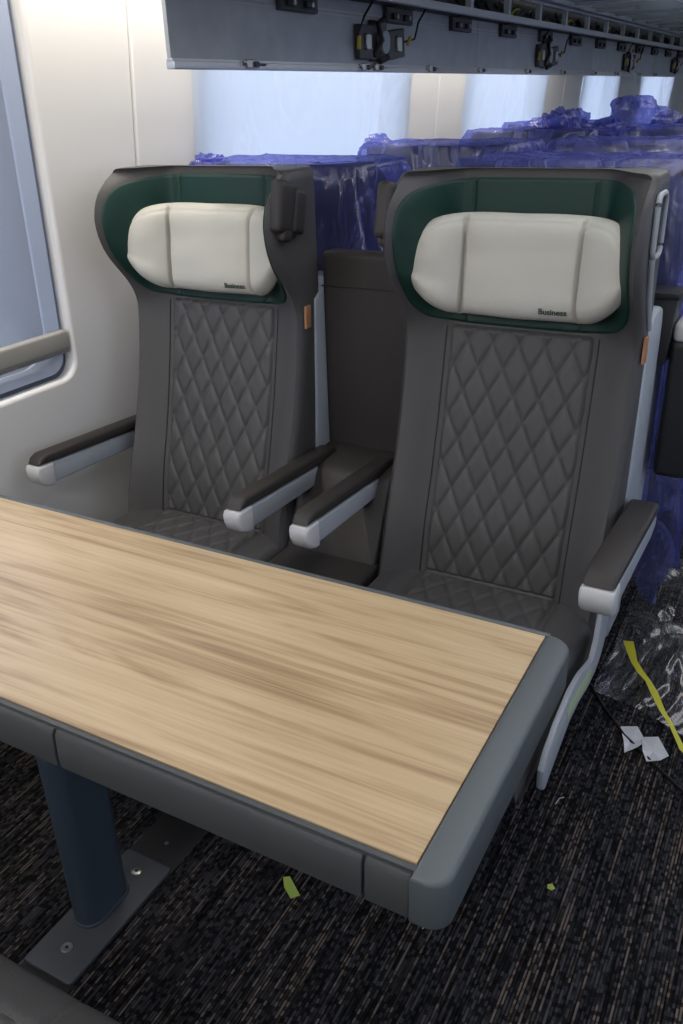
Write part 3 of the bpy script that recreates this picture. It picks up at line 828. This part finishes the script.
# black strip standing in for shade in the gap, and slotted beam
box('gap_shade_strip', rl(RX + .004, 1.2, 1.760), rl(-1.3155, Y9, 1.768), M['black'], rk)
box('beam_rail', rl(-1.315, 1.2, 1.757), rl(-1.290, Y9, 1.780), M['rackframe'], rk, r=.003)
box('beam_rail', rl(-1.315, 1.2, 1.840), rl(-1.290, Y9, 1.868), M['rackframe'], rk, r=.003)
box('slot_shade_backing', rl(-1.378, 1.2, 1.770), rl(-1.372, Y9, 1.862), M['black'], rk)  # black sheet added behind the slots as their inner shade
y = 1.25; k = 0
while y < Y9 - .3:
    box('beam_rung', rl(-1.313, y, 1.778), rl(-1.292, y + .030, 1.842), M['rackframe'], rk)
    # wiring seen in the slot
    g = bmesh.new(); rr = random.Random(k)
    for q in range(3):
        yy = y + .05
        pts = [rl(-1.35 - .01 * q, yy + .33 * t / 5, 1.79 + .045 * rr.random()) for t in range(6)]
        add_tube(g, pts, .006, 5)
    bm_obj('wire', g, M['wire'] if k % 2 else M['rackdark'], rk)
    if k % 2 == 0:
        g = bmesh.new(); add_tube(g, [rl(-1.335, y + .15, 1.785), rl(-1.33, y + .20, 1.81), rl(-1.335, y + .26, 1.815)], .005, 5); bm_obj('wire', g, M['wirey'], rk)
    y += .425; k += 1
box('shelf_rail', rl(-1.29, 1.2, 1.850), rl(-1.25, Y9, 1.868), M['rackframe'], rk)
y = 1.25
while y < Y9 - .4:
    box('shelf_glass', rl(-1.25, y, 1.868), rl(-.80, y + .83, 1.874), M['shelfglass'], rk)
    box('shelf_bar', rl(-1.25, y - .02, 1.856), rl(-.80, y, 1.874), M['rackframe'], rk, r=.002)
    box('shelf_bar', rl(-1.25, y + .405, 1.852), rl(-1.05, y + .425, 1.866), M['rackframe'], rk, r=.002)
    y += .85
box('shelf_front_rail', rl(-.80, 1.2, 1.85), rl(-.76, Y9, 1.90), M['alu'], rk, r=.008, seg=3)
box('rack_liner', rl(-1.62, 1.2, 2.10), rl(-1.35, Y9, 2.115), M['rackframe'], rk)
box('rack_liner', rl(-1.402, 1.2, 1.745), rl(-1.3925, Y9, 2.10), M['rackpanel'], rk)
# loose white tie hanging from the rack
tie = tube('cable_tie', [(-1.36, 6.45, 1.77), (-1.345, 6.48, 1.68), (-1.35, 6.50, 1.60), (-1.33, 6.60, 1.56), (-1.34, 6.70, 1.53)], .006, M['paper'], None, 6)
tag(tie, 'loose white tie hanging from the far end of the luggage rack', 'tie')

# ------------------------------------------------------------------ things on the floor
# clear wrinkled plastic sheet
def fclear(u, v):
    x = -.33 + .75 * u + .06 * noise.noise(Vector((v * 3, 0, 2))); y = 1.72 + 1.1 * v - .10 * noise.noise(Vector((u * 3, 1, 2))) + .25 * (1 - u) * (1 - v)
    p = Vector((x * 4, y * 4, 0))
    z = .008 + .075 * abs(noise.noise(p * .9)) + .035 * abs(noise.noise(p * 2.2)) + .008 * abs(noise.noise(p * 5))
    return (x, y, z * (.25 + .75 * min(1, 6 * min(u, 1 - u, v, 1 - v))))
tag(grid('plastic_sheet', fclear, 90, 130, M['clear']), 'crumpled clear plastic sheet lying on the aisle carpet', 'plastic sheet')
def flt(name, m, pts, w, z, lab, cat, zf=None):
    bmq = bmesh.new(); n = len(pts); A = []; B = []; A2 = []; B2 = []
    for i, (x, y) in enumerate(pts):
        a = Vector(pts[max(0, i - 1)]); b = Vector(pts[min(n - 1, i + 1)]); t = (b - a).normalized(); nn = Vector((-t.y, t.x))
        ww = w[i] if isinstance(w, list) else w; zz = z[i] if isinstance(z, list) else z
        A.append(bmq.verts.new((x + nn.x * ww, y + nn.y * ww, zz))); B.append(bmq.verts.new((x - nn.x * ww, y - nn.y * ww, zz + .004 * sin(i * 2.1))))
        A2.append(bmq.verts.new((x + nn.x * ww, y + nn.y * ww, zz + .001))); B2.append(bmq.verts.new((x - nn.x * ww, y - nn.y * ww, zz + .001 + .004 * sin(i * 2.1))))
    for i in range(n - 1):
        bmq.faces.new((A[i], A[i + 1], B[i + 1], B[i])); bmq.faces.new((A2[i], B2[i], B2[i + 1], A2[i + 1]))
        bmq.faces.new((A[i], A2[i], A2[i + 1], A[i + 1])); bmq.faces.new((B[i], B[i + 1], B2[i + 1], B2[i]))
    bmq.faces.new((A[0], B[0], B2[0], A2[0])); bmq.faces.new((A[-1], A2[-1], B2[-1], B[-1]))
    return tag(bm_obj(name, bmq, m), lab, cat)
flt('tape_strip', M['yellowtape'], [(-.285, 2.16), (-.268, 2.11), (-.25, 2.07), (-.225, 2.03), (-.20, 2.00), (-.175, 1.96), (-.145, 1.90), (-.115, 1.855), (-.078, 1.79), (-.03, 1.74)],
    [.014, .013, .008, .009, .008, .009, .007, .006, .006, .006], [.07, .072, .070, .068, .066, .064, .060, .056, .05, .05], 'yellow tape strip lying across the clear plastic sheet', 'tape')
def scrap(pts, z, lab, m=M['paper'], name='paper_scrap', cat='paper', curl=.008):
    bmq = bmesh.new(); lo = [bmq.verts.new((x, y, z + curl * (i % 2))) for i, (x, y) in enumerate(pts)]; hi = [bmq.verts.new((x, y, z + .0012 + curl * (i % 2))) for i, (x, y) in enumerate(pts)]
    n = len(pts); cx = sum(p[0] for p in pts) / n; cy = sum(p[1] for p in pts) / n
    c0 = bmq.verts.new((cx, cy, z)); c1 = bmq.verts.new((cx, cy, z + .002))
    for i in range(n):
        j = (i + 1) % n; bmq.faces.new((lo[j], lo[i], c0)); bmq.faces.new((hi[i], hi[j], c1)); bmq.faces.new((lo[i], lo[j], hi[j], hi[i]))
    return tag(bm_obj(name, bmq, m, smooth=False), lab, cat)
scrap([(-.235, 1.86), (-.195, 1.87), (-.165, 1.83), (-.18, 1.79), (-.205, 1.765), (-.215, 1.80)], .004, 'white paper scrap under the clear plastic, nearer the seat')
scrap([(-.178, 1.84), (-.14, 1.85), (-.105, 1.80), (-.12, 1.765), (-.15, 1.755), (-.165, 1.78)], .006, 'white paper scrap under the clear plastic, nearer the aisle')
scrap([(-.768, 1.055), (-.755, 1.062), (-.712, 1.032), (-.724, 1.015), (-.752, 1.034)], .002, 'torn piece of green tape on the carpet below the table', M['greentape'], 'tape_piece', 'tape', .002)
scrap([(-.262, 1.293), (-.254, 1.298), (-.245, 1.290), (-.250, 1.281), (-.260, 1.283)], .002, 'tiny yellow green paper dot on the carpet beside the table end', M['greentape'], 'paper_dot', 'paper', .001)
tag(tube('cable', [(-.36, 2.02, .006), (-.30, 1.93, .006), (-.22, 1.83, .007), (-.12, 1.745, .006), (-.05, 1.69, .006), (.05, 1.61, .006), (.2, 1.5, .006)], .0035, M['wire'], None, 8), 'thin black cable lying on the carpet past the paper scraps', 'cable')
for i, (x, y, lab) in enumerate([(-.452, 1.075, 'tiny sliver of clear plastic on the carpet just below the table end'), (-.31, 1.52, 'tiny plastic crumb on the carpet beside the foot of the side frame')]):
    tag(tube('plastic_crumb', [(x, y, .004), (x + .004, y + .02, .006), (x + .012, y + .03, .004)], .0012, M['armcap'], None, 5), lab, 'crumb')
